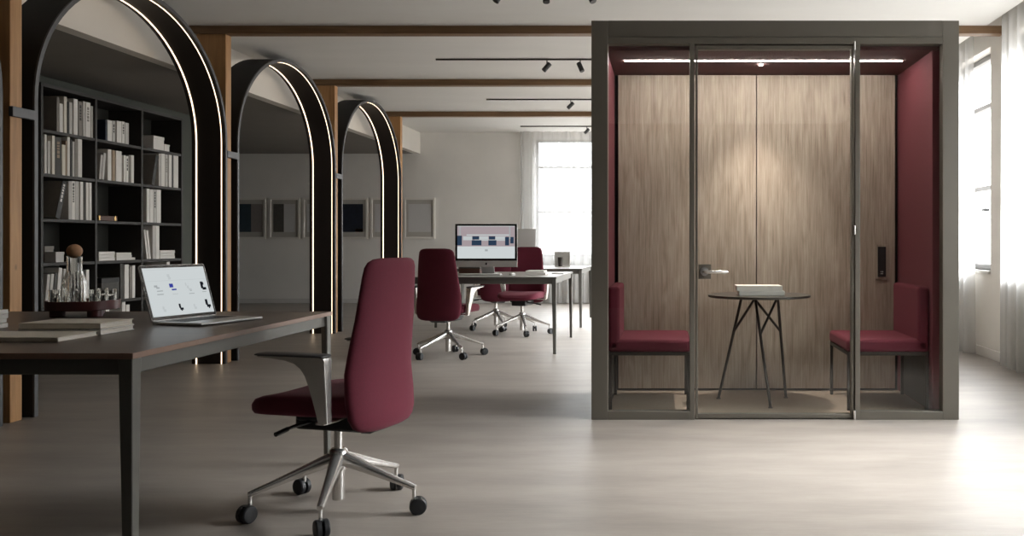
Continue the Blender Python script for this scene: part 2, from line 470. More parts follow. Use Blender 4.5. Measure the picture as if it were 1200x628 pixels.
for i in range(4):
    yc = cols[i] + .08 + AO - (.075 if i == 0 else 0)
    r = thing('arched_portal', arch_label[i], 'arch', (XA1, yc, 0), 0, 'lit arches of the arcade')
    o = arch_pts(AO, BO, ZS); inn = arch_pts(AO-TH, BO-TH, ZS); mid = arch_pts(AO-.012, BO-.012, ZS); led = arch_pts(AO-TH-.004, BO-TH-.004, ZS)
    mb = MB(); band(mb, XA0, XA1-.012, mid, o, yc); mb.build('outer_shell', 'black', r)
    mb = MB(); band(mb, XA0, XA1-.012, inn, mid, yc); mb.build('inner_lining', 'reveal', r)
    mb = MB(); band(mb, XA1-.012, XA1, inn, o, yc); mb.build('front_edge', 'lip', r)
    mb = MB(); band(mb, XA1-.040, XA1-.035, led, inn, yc); mb.build('light_strip', 'led', r)
    mb = MB(); band(mb, XA0+.036, XA0+.046, led, inn, yc); mb.build('light_strip', 'led', r)

# ------------------------------------------------------------------ ceiling tracks
spots = {6.65: [(-1.235, -28), (-.887, 4), (-.557, 24)], 9.36: [(-1.239, -38), (-.891, 24)], 12.0: [(-1.27, -42), (-.9, 20)], 14.8: [(-1.30, -42), (-.9, 20)]}
tl = ['black ceiling track with spotlights nearest the viewer, at the top edge of the photo', 'black ceiling track with two spotlights showing, between the first two visible beams',
      'black ceiling track with one spotlight showing, behind the second beam', 'black ceiling track with a small spotlight before the curtained end window']
for (y, ss), lb in zip(spots.items(), tl):
    r = thing('track_light', lb, 'ceiling light', (-.2, y, ZC), 0, 'ceiling spotlight tracks')
    MB().box((-2.4, y-.011, ZC-.018), (2.0, y+.011, ZC)).build('rail', 'dkmetal', r, bevel=.002)
    for (x, ang) in ss:
        mb = MB()
        a = R(ang); dx = math.sin(a); dz = -math.cos(a)
        c = Vector((x, y, ZC-.085))
        p0 = c - Vector((dx, -.25, dz))*.045; p1 = c + Vector((dx, -.25, dz))*.055
        mb.tube([p0, p0*.5+p1*.5, p1], .026, 16)
        h = mb.build('spotlight_head', 'blackpl', r, bevel=.002)
        MB().tube([(x, y, ZC-.016), (x, y, ZC-.07)], .006, 8).build('stem', 'blackpl', h)

# ------------------------------------------------------------------ bookcase
XB = -5.41
DV = [7.775, 8.515, 9.262, 10.03]
SZ = [2.06, 1.675, 1.28, .893, .505, .12]
bc = thing('bookcase', 'tall charcoal bookcase of three bays filled with pale books, behind the arch', 'bookcase', (XB-.175, 8.9, 0))
T = .03
for k, y in enumerate(DV):
    box((XB-.35, y-T/2, 0), (XB, y+T/2, 2.46)).build('side_panel' if k in (0, 3) else 'divider', 'shelf', bc, bevel=.002)
for k in range(3):
    y0, y1 = DV[k]+T/2, DV[k+1]-T/2
    box((XB-.35, y0, 2.43), (XB, y1, 2.46)).build('top_panel', 'shelf', bc, bevel=.002)
    for z in SZ: box((XB-.338, y0, z-.028), (XB-.004, y1, z)).build('shelf', 'shelf', bc, bevel=.002)
    box((XB-.33, y0, 0), (XB-.03, y1, .09)).build('plinth', 'shelf', bc)
box((XB-.36, DV[0]-T/2, 0), (XB-.34, DV[3]+T/2, 2.46)).build('back_panel', 'shelf_back', bc)

def ypx(px, X=XB-.02): return -F*X/(780-px)
COLN = {'bk_white': 'white', 'bk_cream': 'cream', 'bk_lt': 'pale grey', 'bk_grey': 'grey', 'bk_tan': 'tan', 'bk_dark': 'dark grey', 'bk_black': 'black', 'bk_navy': 'navy blue'}
ORD = ['first', 'second', 'third', 'fourth', 'fifth', 'sixth', 'seventh', 'eighth', 'ninth', 'tenth', 'eleventh', 'twelfth']
BAY = ['bay behind the carafe', 'middle bay', 'bay behind the laptop']
ROW = ['top', 'second', 'third', 'fourth', 'fifth', 'lowest']
def book(y0, y1, h, d, z, m, lean, label, group, mark=None, xf=XB-.02):
    """upright book; spine faces +X at xf. lean (radians) tips its top toward +Y"""
    mb = MB(); t = y1-y0; c = .003 if t > .012 else .0015
    mb.box((-d, 0, 0), (0, c, h)); mb.box((-d, t-c, 0), (0, t, h)); mb.box((-c, c, 0), (0, t-c, h))
    mb.cur = 1; mb.box((-d+.006, c, .004), (-c, t-c, h-.004))
    o = mb.build('book', [m, 'paper'], bevel=.0012, local=True)
    o.location = (xf, y0, z); o.rotation_euler = (-lean, 0, 0)
    if lean < 0: o.location.z += 0; 
    tag(o, label, 'book', group)
    if lean > 0: o.location.z = z + math.sin(lean)*t
    if lean > R(12):
        box((-.002, -.0005, 0), (.0012, t+.0005, h)).build('spine', 'bk_black', o, local=True)
    if mark:
        s = MB()
        rnd = random.Random(int(y0*1000)); zz = h*.45
        while zz < h*.88:
            l = rnd.uniform(.012, .03); s.box((-.001, t*.3, zz), (.0018 if lean > R(12) else .0008, t*.7, zz+l)); zz += l + .008
        s.build('spine_title', mark, o, local=True)
    return o
# (x0 px, x1 px, top y px, material, lean deg, mark)
W_, L_, G_, D_, K_, T_, N_, E_ = 'bk_white', 'bk_lt', 'bk_grey', 'bk_dark', 'bk_black', 'bk_tan', 'bk_navy', 'bk_cream'
SH = {
 (0,0): [(66.5,69.5,113.7,G_,0,0),(69.8,73.7,121.5,W_,0,0),(75,78.5,113.2,E_,0,0),(79,81,119,K_,0,0),(81.3,84.8,120,L_,0,0),(86.3,91.2,116,W_,0,0),(92,96.6,119.4,G_,0,K_),(97.3,100,118.7,L_,0,0),(100.6,106,120,W_,0,G_),(106.6,109.8,124.4,L_,0,0)],
 (0,1): [(52.2,54.8,157.6,W_,0,0),(56,59,165,L_,0,0),(61,64.4,159,E_,0,0),(64.6,72,161,D_,0,T_),(72.7,76.8,169.6,E_,0,0),(77,78.7,165,T_,0,0),(79,82,160.5,W_,0,0),(82.5,84.7,163,K_,0,0),(85,87.5,165.8,L_,0,0),(87.8,91.1,163,G_,0,0),(91.4,96.2,163,W_,0,0)],
 (0,2): [(65,70,211.5,G_,16,W_),(80.3,84,212.5,L_,0,0),(84.2,88,210.5,W_,0,K_),(88.2,92.6,211,L_,0,0),(94,97.6,211.5,W_,0,0),(98.2,100.7,213,D_,0,0),(101,103.8,212,W_,0,0),(104.6,107.5,212,W_,0,0)],
 (0,4): [(52.5,56,322,L_,7,0),(57,60.5,321,L_,7,0),(61.5,64.5,320,D_,7,0),(65.5,69.5,314,W_,7,0),(74.5,77.5,315,L_,0,0),(78.5,83,318,W_,0,0),(84,88,317,G_,0,0),(89,94,318,W_,0,0),(95,100,316,D_,0,0),(101,104.5,316,W_,0,0)],
 (1,0): [(123.6,125.9,140.5,N_,0,0),(126.3,131.4,141,W_,0,0),(131.8,135,142,L_,0,K_),(137,142.5,142,W_,0,0),(143,146.2,142.5,W_,0,K_),(146.8,151,144,L_,0,0)],
 (1,1): [(116,118.6,181,L_,7,0),(119.2,122,179,L_,7,0),(126.4,130.6,175,W_,0,0),(131.6,135,176,T_,0,0),(136,142.6,177,W_,0,0),(145,147.5,182,W_,0,0),(147.9,150.6,183,W_,0,K_),(151,153.4,182,G_,0,0),(153.8,157,182,W_,0,0)],
 (1,4): [(141,145,309,D_,0,0),(146,151,310,W_,0,0),(152,154.5,312,G_,0,0),(155,158.4,311,W_,0,0)],
 (1,5): [(124,128,361,W_,0,0),(143,147,352,W_,0,0),(148,152,357,W_,0,0)],
 (2,1): [(177.5,180.8,181,G_,15,0),(186,188.6,180,L_,0,0),(189,193.4,180,W_,0,0),(193.8,196.6,181,L_,0,G_),(198,201.4,181,W_,0,0),(201.8,203,181.5,K_,0,0),(203.4,209,182,W_,0,0)],
 (2,2): [(172,175.4,219.5,W_,0,0),(175.8,179.8,222,W_,0,0),(180.2,183.2,222,L_,0,K_),(183.6,188.6,220,W_,0,0)],
 (2,3): [(172.3,174.2,269,W_,-11,0),(174.8,177,270,W_,-10,0),(178.8,182.5,264,L_,0,0),(182.8,186.8,264,W_,0,0)],
 (2,4): [(195.5,199,306,W_,0,0)],
}
for (b, r), lst in SH.items():
    for n, (p0, p1, ty, m, lean, mk) in enumerate(lst):
        y0, y1 = max(ypx(p0), DV[b]+.0165), min(ypx(p1), DV[b+1]-.0165)
        z = SZ[r]
        yy = (y0+y1)/2
        h = (H + (283-ty)*yy/F) - z
        h = max(.16, min(h, .355))
        w = ('leaning ' if lean else 'upright ') + COLN[m]
        lab = '%s book, %s from the near end, %s shelf, %s' % (w, ORD[n], ROW[r], BAY[b])
        d = .24 if h > .25 else .17
        book(y0, y1, h, d, z + .0005, m, R(lean), lab, 'books on the %s shelf of the %s' % (ROW[r], BAY[b]), mk or None)

def flat_book(lo, hi, m, label, group, spine='X+', name='book', cat='book'):
    """a book lying flat; pages show on the sides other than the spine"""
    x0, y0, z0 = lo; x1, y1, z1 = hi; c = min(.004, (z1-z0)*.18)
    r = thing(name, label, cat, ((x0+x1)/2, (y0+y1)/2, z0), 0, group)
    mb = MB().box((x0, y0, z0), (x1, y1, z0+c)).box((x0, y0, z1-c), (x1, y1, z1))
    if spine == 'X+': mb.box((x1-c, y0, z0), (x1, y1, z1)); pg = ((x0+.004, y0+.004, z0+c), (x1-c, y1-.004, z1-c))
    elif spine == 'Y-': mb.box((x0, y0, z0), (x1, y0+c, z1)); pg = ((x0+.004, y0+c, z0+c), (x1-.004, y1-.004, z1-c))
    else: mb.box((x0, y0, z0), (x0+c, y1, z1)); pg = ((x0+c, y0+.004, z0+c), (x1-.004, y1-.004, z1-c))
    mb.build('cover', m, r, bevel=.0015)
    box(*pg).build('pages', 'paper', r)
    return r
PL = ['lowest', 'middle', 'topmost']
# flat stacks on the shelves
def shelf_stack(bay, row, p0, p1s, hh, desc):
    z = SZ[row] + .0005
    for k, p1 in enumerate(p1s):
        flat_book((XB-.22, ypx(p0), z), (XB-.02, ypx(p1), z+hh), 'bk_white', '%s white book in the flat stack %s' % (PL[k] if len(p1s) == 3 else PL[k*2], desc), 'books lying flat on the shelves')
        z += hh + .0005
shelf_stack(1, 3, 115.9, (134.6, 134.2, 134.6), .029, 'by the divider, middle bay, fourth shelf')
shelf_stack(1, 3, 136.6, (158.5, 154.5, 154.0), .025, 'in the centre of the middle bay, fourth shelf')
shelf_stack(2, 3, 187.6, (205, 204.6, 205), .030, 'on the fourth shelf of the end bay')
def carton(y0, y1, h, z, m, label, xf=XB-.02, d=.2, lid=None, name='storage_box', grp='boxes on the bookcase'):
    r = thing(name, label, 'box', (xf-d/2, (y0+y1)/2, z), 0, grp)
    box((xf-d, y0, z), (xf, y1, z+h*.78)).build('body', m, r, bevel=.002)
    box((xf-d-.003, y0-.003, z+h*.78), (xf+.003, y1+.003, z+h)).build('box_lid', lid or m, r, bevel=.002)
    return r
carton(ypx(66.8), ypx(77), .145, SZ[3]+.001, 'bk_grey', 'dark grey storage box at the back of the fourth shelf, bay behind the carafe', xf=XB-.13, d=.19)
carton(ypx(65.4), ypx(75), .093, SZ[3]+.001, 'bk_lt', 'small pale box in front of the dark grey box, fourth shelf', d=.10)
carton(ypx(180), ypx(192.2), .145, SZ[0]+.001, 'bk_white', 'larger white box on the top shelf of the end bay', d=.2)
carton(ypx(192.8), ypx(198.6), .075, SZ[0]+.001, 'bk_white', 'small low white box beside the larger white box on the top shelf', d=.2)
carton(ypx(119), ypx(139.5), .22, SZ[4]+.001, 'bk_dark', 'dark grey box with a black lid behind the glasses, fifth shelf of the middle bay', d=.26, lid='bk_black')
bx_ = thing('leather_case', 'small brown case with brass ends alone on the third shelf of the middle bay', 'case', (XB-.1, ypx(128), SZ[2]))
box((XB-.14, ypx(118.5), SZ[2]+.001), (XB-.03, ypx(139), SZ[2]+.05)).build('body', 'brown', bx_, bevel=.006)
for p in (116.8, 135.2): box((XB-.142, ypx(p), SZ[2]+.001), (XB-.026, ypx(p+1.8), SZ[2]+.053)).build('end_cap', 'brass', bx_, bevel=.004)

# ------------------------------------------------------------------ pictures on the end wall
def picture(x0, label, arts):
    z0, z1, w = 1.125, 1.845, .545
    r = thing('framed_picture', label, 'picture', (x0+w/2, YB, z0), 0, 'pictures on the end wall')
    y = YB; t = .035
    f = MB().box((x0, y-.035, z0), (x0+t, y, z1)).box((x0+w-t, y-.035, z0), (x0+w, y, z1)).box((x0+t, y-.035, z0), (x0+w-t, y, z0+t)).box((x0+t, y-.035, z1-t), (x0+w-t, y, z1))
    f.build('picture_frame', 'frame_w', r, bevel=.002)
    box((x0+t, y-.012, z0+t), (x0+w-t, y-.004, z1-t)).build('mount', 'mount', r)
    for (a, b, c, d, m) in arts:
        box((x0+w*a, y-.016, z0+(z1-z0)*c), (x0+w*b, y-.011, z0+(z1-z0)*d)).build('print', m, r)
picture(-7.54, 'white framed print with a dark teal block, first seen through the second arch', [(.13, .52, .17, .85, 'art_teal'), (.52, .87, .17, .85, 'art_grey')])
picture(-6.943, 'white framed print half charcoal and half pale grey, beside the teal print', [(.14, .48, .17, .85, 'art_dk'), (.48, .83, .17, .85, 'art_pale')])
picture(-6.351, 'white framed pale print mostly hidden by the second arch', [(.14, .86, .17, .85, 'art_pale')])
picture(-5.755, 'white framed night blue print with a small orange corner, seen through the last arch', [(.12, .84, .17, .85, 'art_navy'), (.60, .82, .175, .24, 'art_or')])
picture(-5.165, 'white framed pale grey print beside the night blue print, cut by the last arch', [(.14, .86, .17, .85, 'art_pale')])
picture(-4.58, 'white framed pale grey print hanging alone beyond the arches above the far chair', [(.14, .86, .17, .85, 'art_pale')])

# ------------------------------------------------------------------ desks
def desk(x0, x1, y0, y1, label, top, edge, group=None):
    r = thing('desk', label, 'desk', ((x0+x1)/2, (y0+y1)/2, 0), 0, group)
    zt = .74
    box((x0, y0, zt-.016), (x1, y1, zt)).build('tabletop', top, r, bevel=.002)
    e = MB(); t = .004
    e.box((x1, y0-t, zt-.018), (x1+t, y1+t, zt+.0005)); e.box((x0-t, y0-t, zt-.018), (x0, y1+t, zt+.0005))
    e.box((x0, y0-t, zt-.018), (x1, y0, zt+.0005)); e.box((x0, y1, zt-.018), (x1, y1+t, zt+.0005))
    e.build('edge_band', edge, r, bevel=.001)
    i = .012; h0 = zt-.068; h1 = zt-.018; w = .03
    a = MB()
    a.box((x0+i, y0+i, h0), (x1-i, y0+i+w, h1)); a.box((x0+i, y1-i-w, h0), (x1-i, y1-i, h1))
    a.box((x0+i, y0+i+w, h0), (x0+i+w, y1-i-w, h1)); a.box((x1-i-w, y0+i+w, h0), (x1-i, y1-i-w, h1))
    a.build('apron', 'desk_frame', r, bevel=.004)
    for sx in (0, 1):
        for sy in (0, 1):
            X = (x0, x1)[sx]; Y = (y0, y1)[sy]; dx = 1 - 2*sx; dy = 1 - 2*sy
            secs = []
            for z, wx, wy in ((0, .030, .034), (.3, .035, .038), (zt-.07, .043, .046), (zt-.018, .046, .05)):
                c = .3
                p = [(X, Y), (X+dx*wx, Y), (X+dx*wx, Y+dy*wy*c), (X+dx*wx*c, Y+dy*wy), (X, Y+dy*wy)]
                secs.append([(u, v, z) for u, v in p])
            MB().loft(secs).build('leg', 'desk_frame', r, bevel=.003, smooth=20)
    return r
desk(-3.55, -1.625, 2.73, 4.35, 'large dark topped desk holding the open laptop and the glass carafe', 'desk_top', 'desk_edge', 'desks')
desk(-2.88, -1.05, 8.59, 10.10, 'grey desk with the all-in-one computer on it, between burgundy chairs', 'desk_top2', 'desk_frame', 'desks')
desk(-2.90, -1.05, 11.24, 12.75, 'grey desk behind the computer desk, near the curtained end window', 'desk_top2', 'desk_frame', 'desks')

# things on the big desk
ZD = .7408
flat_book((-2.346, 3.245, ZD), (-2.046, 3.452, ZD+.021), 'bk_white', 'white book lying under another book behind the thin one, near the laptop', 'books on the big desk', 'Y-')
flat_book((-2.344, 3.247, ZD+.0215), (-2.048, 3.45, ZD+.043), 'bk_cream', 'cream book on top of the two-book pile in front of the tray', 'books on the big desk', 'Y-')
flat_book((-2.42, 3.025, ZD), (-2.052, 3.238, ZD+.016), 'bk_cream', 'thin cream book lying alone at the front edge of the desk', 'books on the big desk', 'Y-')
z = ZD
for k, (dx, dy) in enumerate(((0, 0), (-.012, .01), (-.002, .004), (.004, -.004))):
    flat_book((-2.89+dx, 3.40+dy, z), (-2.605+dx, 3.55+dy, z+.0175), 'bk_white', 'white book, %s of the four-book pile at the photo edge' % ('lowest', 'second from the bottom', 'second from the top', 'topmost')[k], 'pile of four books on the desk', 'X+')
    z += .018

# tray, carafe, glasses
TX, TY = -2.665, 4.10
tr = thing('serving_tray', 'round burgundy tray on short feet holding a carafe and glasses', 'tray', (TX, TY, ZD))
MB().lathe([(.0, .030), (.143, .030), (.147, .033), (.148, .072), (.142, .072), (.141, .042), (.0, .042)], (TX, TY, ZD), 56).build('dish', 'tray', tr)
for a in (210, 330, 90):
    x, y = TX + .098*math.cos(R(a)) + .0, TY + .098*math.sin(R(a))
    MB().lathe([(0, 0), (.031, 0), (.031, .031), (0, .031)], (x, y, ZD), 28).build('foot', 'tray', tr, bevel=.002)
ZT = ZD + .0425
cx, cy = TX-.03, TY-.015
ca = thing('carafe', 'ribbed clear glass carafe with a wooden ball stopper on the tray', 'carafe', (cx, cy, ZT))
prof = [(0, 0), (.043, 0), (.046, .006), (.046, .10), (.044, .125), (.035, .150), (.0315, .165), (.0315, .222), (.033, .230), (.031, .230), (.029, .222), (.0288, .165), (.032, .148), (.041, .123), (.043, .10), (.043, .014), (0, .011)]
mb = MB(); secs = []
for rr, h in prof:
    secs.append([(cx + rr*(1+(.04*math.cos(16*2*math.pi*j/128) if .038 < rr and h > .002 and h < .13 else 0))*math.cos(2*math.pi*j/128), cy + rr*(1+(.04*math.cos(16*2*math.pi*j/128) if .038 < rr and h > .002 and h < .13 else 0))*math.sin(2*math.pi*j/128), ZT+h) for j in range(128)])
mb.loft(secs); mb.build('bottle', 'glassware', ca, smooth=60)
MB().lathe([(0, .221)] + [(.032*math.sin(R(t)), .253 - .032*math.cos(R(t))) for t in range(15, 181, 11)] + [(0, .285)], (cx, cy, ZT), 32).build('ball_stopper', 'cork', ca, smooth=80)
gl = None
gpos = [(.072, -.03, 'drinking glass on the tray just beside the carafe, toward the laptop'), (.098, .045, 'drinking glass at the tray rim, the one closest to the laptop'),
        (-.092, -.06, 'drinking glass on the tray rim closest to the timber column'), (-.02, -.108, 'drinking glass in front of the carafe on the tray'), (.03, .09, 'drinking glass behind the carafe on the tray')]
for k, (dx, dy, lb) in enumerate(gpos):
    x, y = TX+dx, TY+dy
    hh = .078 if k != 3 else .055
    o = MB().lathe([(0, 0), (.021, 0), (.0225, .003), (.024, hh), (.0226, hh), (.0208, .008), (0, .007)], (0, 0, 0), 40).build('drinking_glass', 'glassware', smooth=40)
    o.location = (x, y, ZT+.0005); tag(o, lb, 'glass', 'glasses on the tray')

# laptop
lp = thing('laptop', 'open silver laptop showing a white product page on the big desk', 'laptop', (-2.089, 3.643, ZD), R(-15.7))
# local: +X away from the hinge to the front edge, +Y along the hinge
LW, LD = .352, .243
MB().box((0, 0, .002), (LD, LW, .013)).build('base', 'silver', lp, bevel=.004, local=True)
kb = MB()
for i in range(6):
    for j in range(14):
        kb.box((.035+i*.0175, .035+j*.0202, .0128), (.035+i*.0175+.0145, .035+j*.0202+.0172, .0142))
kb.build('keyboard', 'keys', lp, local=True)
MB().box((.150, .115, .0129), (.232, .237, .0135)).build('touchpad', 'silver2', lp, local=True)
ln = bpy.data.objects.new('lid', None)
a = R(17)
def lidp(u, v, w): # u along hinge, v up the lid, w out of the screen
    return Vector((-math.sin(a)*v + math.cos(a)*w, u, .012 + math.cos(a)*v + math.sin(a)*w))
def lidbox(mb, u0, u1, v0, v1, w0, w1):
    b = len(mb.v)
    for w in (w0, w1):
        for (u, v) in ((u0, v0), (u1, v0), (u1, v1), (u0, v1)): mb.v.append(tuple(lidp(u, v, w)))
    for q in ((0,3,2,1),(4,5,6,7),(0,1,5,4),(1,2,6,5),(2,3,7,6),(3,0,4,7)):
        mb.f.append(tuple(b+i for i in q)); mb.mi.append(mb.cur)
    return mb
def lidround(u0, u1, v0, v1, w0, w1, rad):
    out = []
    for w in (w0, w1):
        sec = []
        for (cu, cv, a0) in ((u1-rad, v1-rad, 0), (u0+rad, v1-rad, 90), (u0+rad, v0+rad, 180), (u1-rad, v0+rad, 270)):
            for k in range(7): sec.append(lidp(cu+rad*math.cos(R(a0+15*k)), cv+rad*math.sin(R(a0+15*k)), w))
        out.append(sec)
    return MB().loft(out)
lid = lidround(0, LW, 0, .240, -.006, 0, .012).build('lid', 'silver', lp, bevel=.002, local=True)
lidround(.003, LW-.003, .004, .237, .0, .0012, .010).build('screen_bezel', 'bezel', lid, bevel=.0005, local=True)
lidbox(MB(), .012, LW-.012, .018, .226, .0012, .0018).build('screen', 'screen_w', lid, local=True, smooth=0)
def sc(u0, u1, v0, v1): return (.012+(LW-.024)*u0, .012+(LW-.024)*u1, .018+.208*v0, .018+.208*v1)
def pic(m, boxes, nm='screen_picture'):
    mb = MB()
    for b in boxes: lidbox(mb, *sc(*b), .0018, .0021)
    mb.build(nm, m, lid, local=True, smooth=0)
pic('screen_l', [(.02, .98, .725, .732), (.02, .9, .955, .962)], 'page_rule')
pic('screen_l', [(.36, .40, .80, .86), (.37, .41, .75, .80)])
pic('screen_g', [(.12, .17, .60, .64), (.15, .2, .57, .60), (.15, .24, .51, .53)])
pic('screen_g', [(.14, .24, .44, .46)], 'caption')
pic('screen_u', [(.36, .42, .58, .66), (.385, .46, .52, .55)])
pic('screen_l', [(.38, .47, .43, .45)], 'caption')
pic('screen_l', [(.62, .64, .60, .66), (.64, .67, .54, .60), (.66, .71, .49, .54)])
pic('screen_g', [(.68, .705, .48, .51), (.65, .74, .42, .435)], 'caption')
pic('screen_c', [(.875, .915, .52, .67), (.895, .96, .49, .545), (.90, .93, .60, .66)])
pic('screen_g', [(.88, .95, .44, .455)], 'caption')
pic('screen_l', [(.17, .20, .14, .20), (.18, .22, .09, .14)])
pic('screen_c', [(.435, .465, .14, .23), (.445, .50, .10, .145), (.46, .48, .08, .11)])
pic('screen_l', [(.675, .70, .14, .20), (.68, .72, .09, .14)])
pic('screen_c', [(.885, .925, .16, .28), (.90, .965, .11, .165), (.925, .945, .08, .12)])

# ------------------------------------------------------------------ things on the computer desk
im = thing('computer', 'silver all-in-one computer with a lit screen facing the viewer', 'computer', (-1.89, 9.36, ZD))
x0, x1 = -2.196, -1.548; y = 9.36
MB().loft([[(x0, y-.012, 0+.815), (x1, y-.012, .815), (x1, y-.012, 1.265), (x0, y-.012, 1.265)], [(x0, y+.0, .815), (x1, y, .815), (x1, y, 1.265), (x0, y, 1.265)], [(x0+.1, y+.035, .87), (x1-.1, y+.035, .87), (x1-.1, y+.035, 1.21), (x0+.1, y+.035, 1.21)]]).build('housing', 'silver2', im, bevel=.003)
fr_ = box((x0+.002, y-.015, .882), (x1-.002, y-.012, 1.263)).build('screen_bezel', 'bezel', im)
scr = box((x0+.024, y-.0165, .904), (x1-.024, y-.015, 1.243)).build('screen', 'screen_w', fr_, smooth=0)
def isc(nm, m, rects):
    mb = MB(); W = x1-x0-.048; Hh = .339
    for (a0, a1, b0, b1) in rects: mb.box((x0+.024+W*a0, y-.0175, .904+Hh*b0), (x0+.024+W*a1, y-.0165, .904+Hh*b1))
    mb.build(nm, m, scr if nm != 'maker_mark' else im, smooth=0)
# sub-parts stay one level below the screen bezel's parent
def isc2(nm, m, rects):
    mb = MB(); W = x1-x0-.048; Hh = .339
    for (a0, a1, b0, b1, l) in rects: mb.box((x0+.024+W*a0, y-.0167-.0005*l, .904+Hh*b0), (x0+.024+W*a1, y-.0160, .904+Hh*b1))
    mb.build(nm, m, fr_, smooth=0)
isc2('screen_picture', 'screen_p', [(0, 1, .37, .985, 1)])
isc2('screen_wall', 'screen_l', [(.16, .9, .70, .74, 2), (.1, .26, .56, .68, 2), (.38, .54, .58, .68, 2), (.66, .84, .58, .68, 2), (.30, .86, .545, .575, 2)])
isc2('screen_chair', 'screen_b', [(0, .08, .40, .70, 2), (.26, .38, .58, .68, 3), (.25, .42, .40, .56, 3), (.55, .66, .58, .68, 3), (.54, .68, .40, .56, 3), (.83, .90, .40, .66, 3), (.92, .98, .46, .66, 2)])
isc2('screen_pillar', 'screen_g', [(.035, .06, .7, .985, 2), (.90, .925, .6, .985, 2)])
isc2('screen_caption', 'screen_g', [(.48, .53, .22, .28, 1), (.3, .7, .31, .315, 1)])
mk = MB().lathe([(0, 0), (.010, 0), (.010, .002), (0, .002)], (-1.872, y-.014, .848), 20, 'Y').box((-1.873, y-.014, .859), (-1.868, y-.012, .863))
mk.build('maker_mark', 'bezel', im)
MB().loft([[(-1.965, y-.02, ZD), (-1.78, y-.02, ZD), (-1.78, y-.02, ZD+.006), (-1.965, y-.02, ZD+.006)], [(-1.965, y+.17, ZD), (-1.78, y+.17, ZD), (-1.78, y+.17, ZD+.006), (-1.965, y+.17, ZD+.006)]]).build('stand_foot', 'silver2', im, bevel=.002)
MB().loft([[(-1.94, y+.10, ZD+.006), (-1.805, y+.10, ZD+.006), (-1.805, y+.112, ZD+.006), (-1.94, y+.112, ZD+.006)], [(-1.94, y+.03, ZD+.14), (-1.805, y+.03, ZD+.14), (-1.805, y+.045, ZD+.14), (-1.94, y+.045, ZD+.14)], [(-1.94, y+.025, ZD+.26), (-1.805, y+.025, ZD+.26), (-1.805, y+.04, ZD+.26), (-1.94, y+.04, ZD+.26)]]).build('stand_neck', 'silver2', im, bevel=.002)
kbd = thing('keyboard', 'slim white keyboard lying in front of the all-in-one computer', 'keyboard', (-1.87, 9.05, ZD))
box((-2.08, 8.99, ZD), (-1.66, 9.11, ZD+.010)).build('base', 'silver2', kbd, bevel=.003)
kk = MB()
for i in range(5):
    for j in range(18): kk.box((-2.07+j*.0224, 8.997+i*.0215, ZD+.0098), (-2.07+j*.0224+.0185, 8.997+i*.0215+.0175, ZD+.013))
kk.build('keys', 'white_pl', kbd)
ms = MB().lathe([(0, 0), (.028, 0), (.030, .006), (.026, .016), (.014, .023), (0, .025)], (0, 0, 0), 24).build('mouse', 'white_pl', smooth=70)
ms.location = (-1.55, 9.06, ZD); ms.scale = (1, 1.7, 1); tag(ms, 'small white computer mouse beside the white keyboard', 'mouse')
bxx = thing('desk_organiser', 'low dark brown box on the desk behind the computer stand', 'box', (-2.03, 9.66, ZD))
box((-2.21, 9.58, ZD), (-1.985, 9.76, ZD+.058)).build('body', 'brown', bxx, bevel=.003)
box((-2.213, 9.577, ZD+.05), (-1.982, 9.763, ZD+.066)).build('box_lid', 'bk_dark', bxx, bevel=.002)
flat_book((-1.42, 9.10, ZD), (-1.22, 9.36, ZD+.022), 'bk_white', 'white book under another at the desk end beside the computer', 'books on the computer desk', 'Y-')
flat_book((-1.425, 9.12, ZD+.0225), (-1.235, 9.35, ZD+.042), 'bk_white', 'white book on top of the pair at the desk end beside the computer', 'books on the computer desk', 'Y-')
flat_book((-1.20, 9.45, ZD), (-1.08, 9.62, ZD+.008), 'bk_lt', 'thin pale grey notebook near the desk corner behind the white books', 'books on the computer desk', 'Y-', name='notebook', cat='notebook')

# far desk: back of another computer, cup and frame
im2 = thing('computer', 'silver computer seen from behind on the far desk beside the curtain', 'computer', (-1.98, 11.95, ZD))
xa, xb, y2 = -2.34, -1.73, 11.95
MB().loft([[(xa, y2+.012, .80), (xb, y2+.012, .80), (xb, y2+.012, 1.25), (xa, y2+.012, 1.25)], [(xa, y2, .80), (xb, y2, .80), (xb, y2, 1.25), (xa, y2, 1.25)], [(xa+.1, y2-.03, .86), (xb-.1, y2-.03, .86), (xb-.1, y2-.03, 1.19), (xa+.1, y2-.03, 1.19)]]).build('housing', 'silver2', im2, bevel=.003)
box((xa+.2, y2-.1, ZD), (xb-.2, y2+.06, ZD+.006)).build('stand_foot', 'silver2', im2, bevel=.002)
MB().loft([[(xa+.24, y2-.05, ZD+.006), (xb-.24, y2-.05, ZD+.006), (xb-.24, y2-.04, ZD+.006), (xa+.24, y2-.04, ZD+.006)], [(xa+.24, y2-.025, ZD+.25), (xb-.24, y2-.025, ZD+.25), (xb-.24, y2-.01, ZD+.25), (xa+.24, y2-.01, ZD+.25)]]).build('stand_neck', 'silver2', im2)
pf = thing('photo_frame', 'pale standing frame behind the dark cup on the far desk', 'frame', (-1.425, 12.33, ZD))
f = MB(); X0, X1, Yp = -1.53, -1.315, 12.33
f.box((X0, Yp, ZD), (X0+.014, Yp+.015, ZD+.2)).box((X1-.014, Yp, ZD), (X1, Yp+.015, ZD+.2)).box((X0+.014, Yp, ZD), (X1-.014, Yp+.015, ZD+.014)).box((X0+.014, Yp, ZD+.186), (X1-.014, Yp+.015, ZD+.2))
f.build('picture_frame', 'bk_lt', pf, bevel=.001)
box((X0+.014, Yp+.006, ZD+.014), (X1-.014, Yp+.012, ZD+.186)).build('print', 'mount', pf)
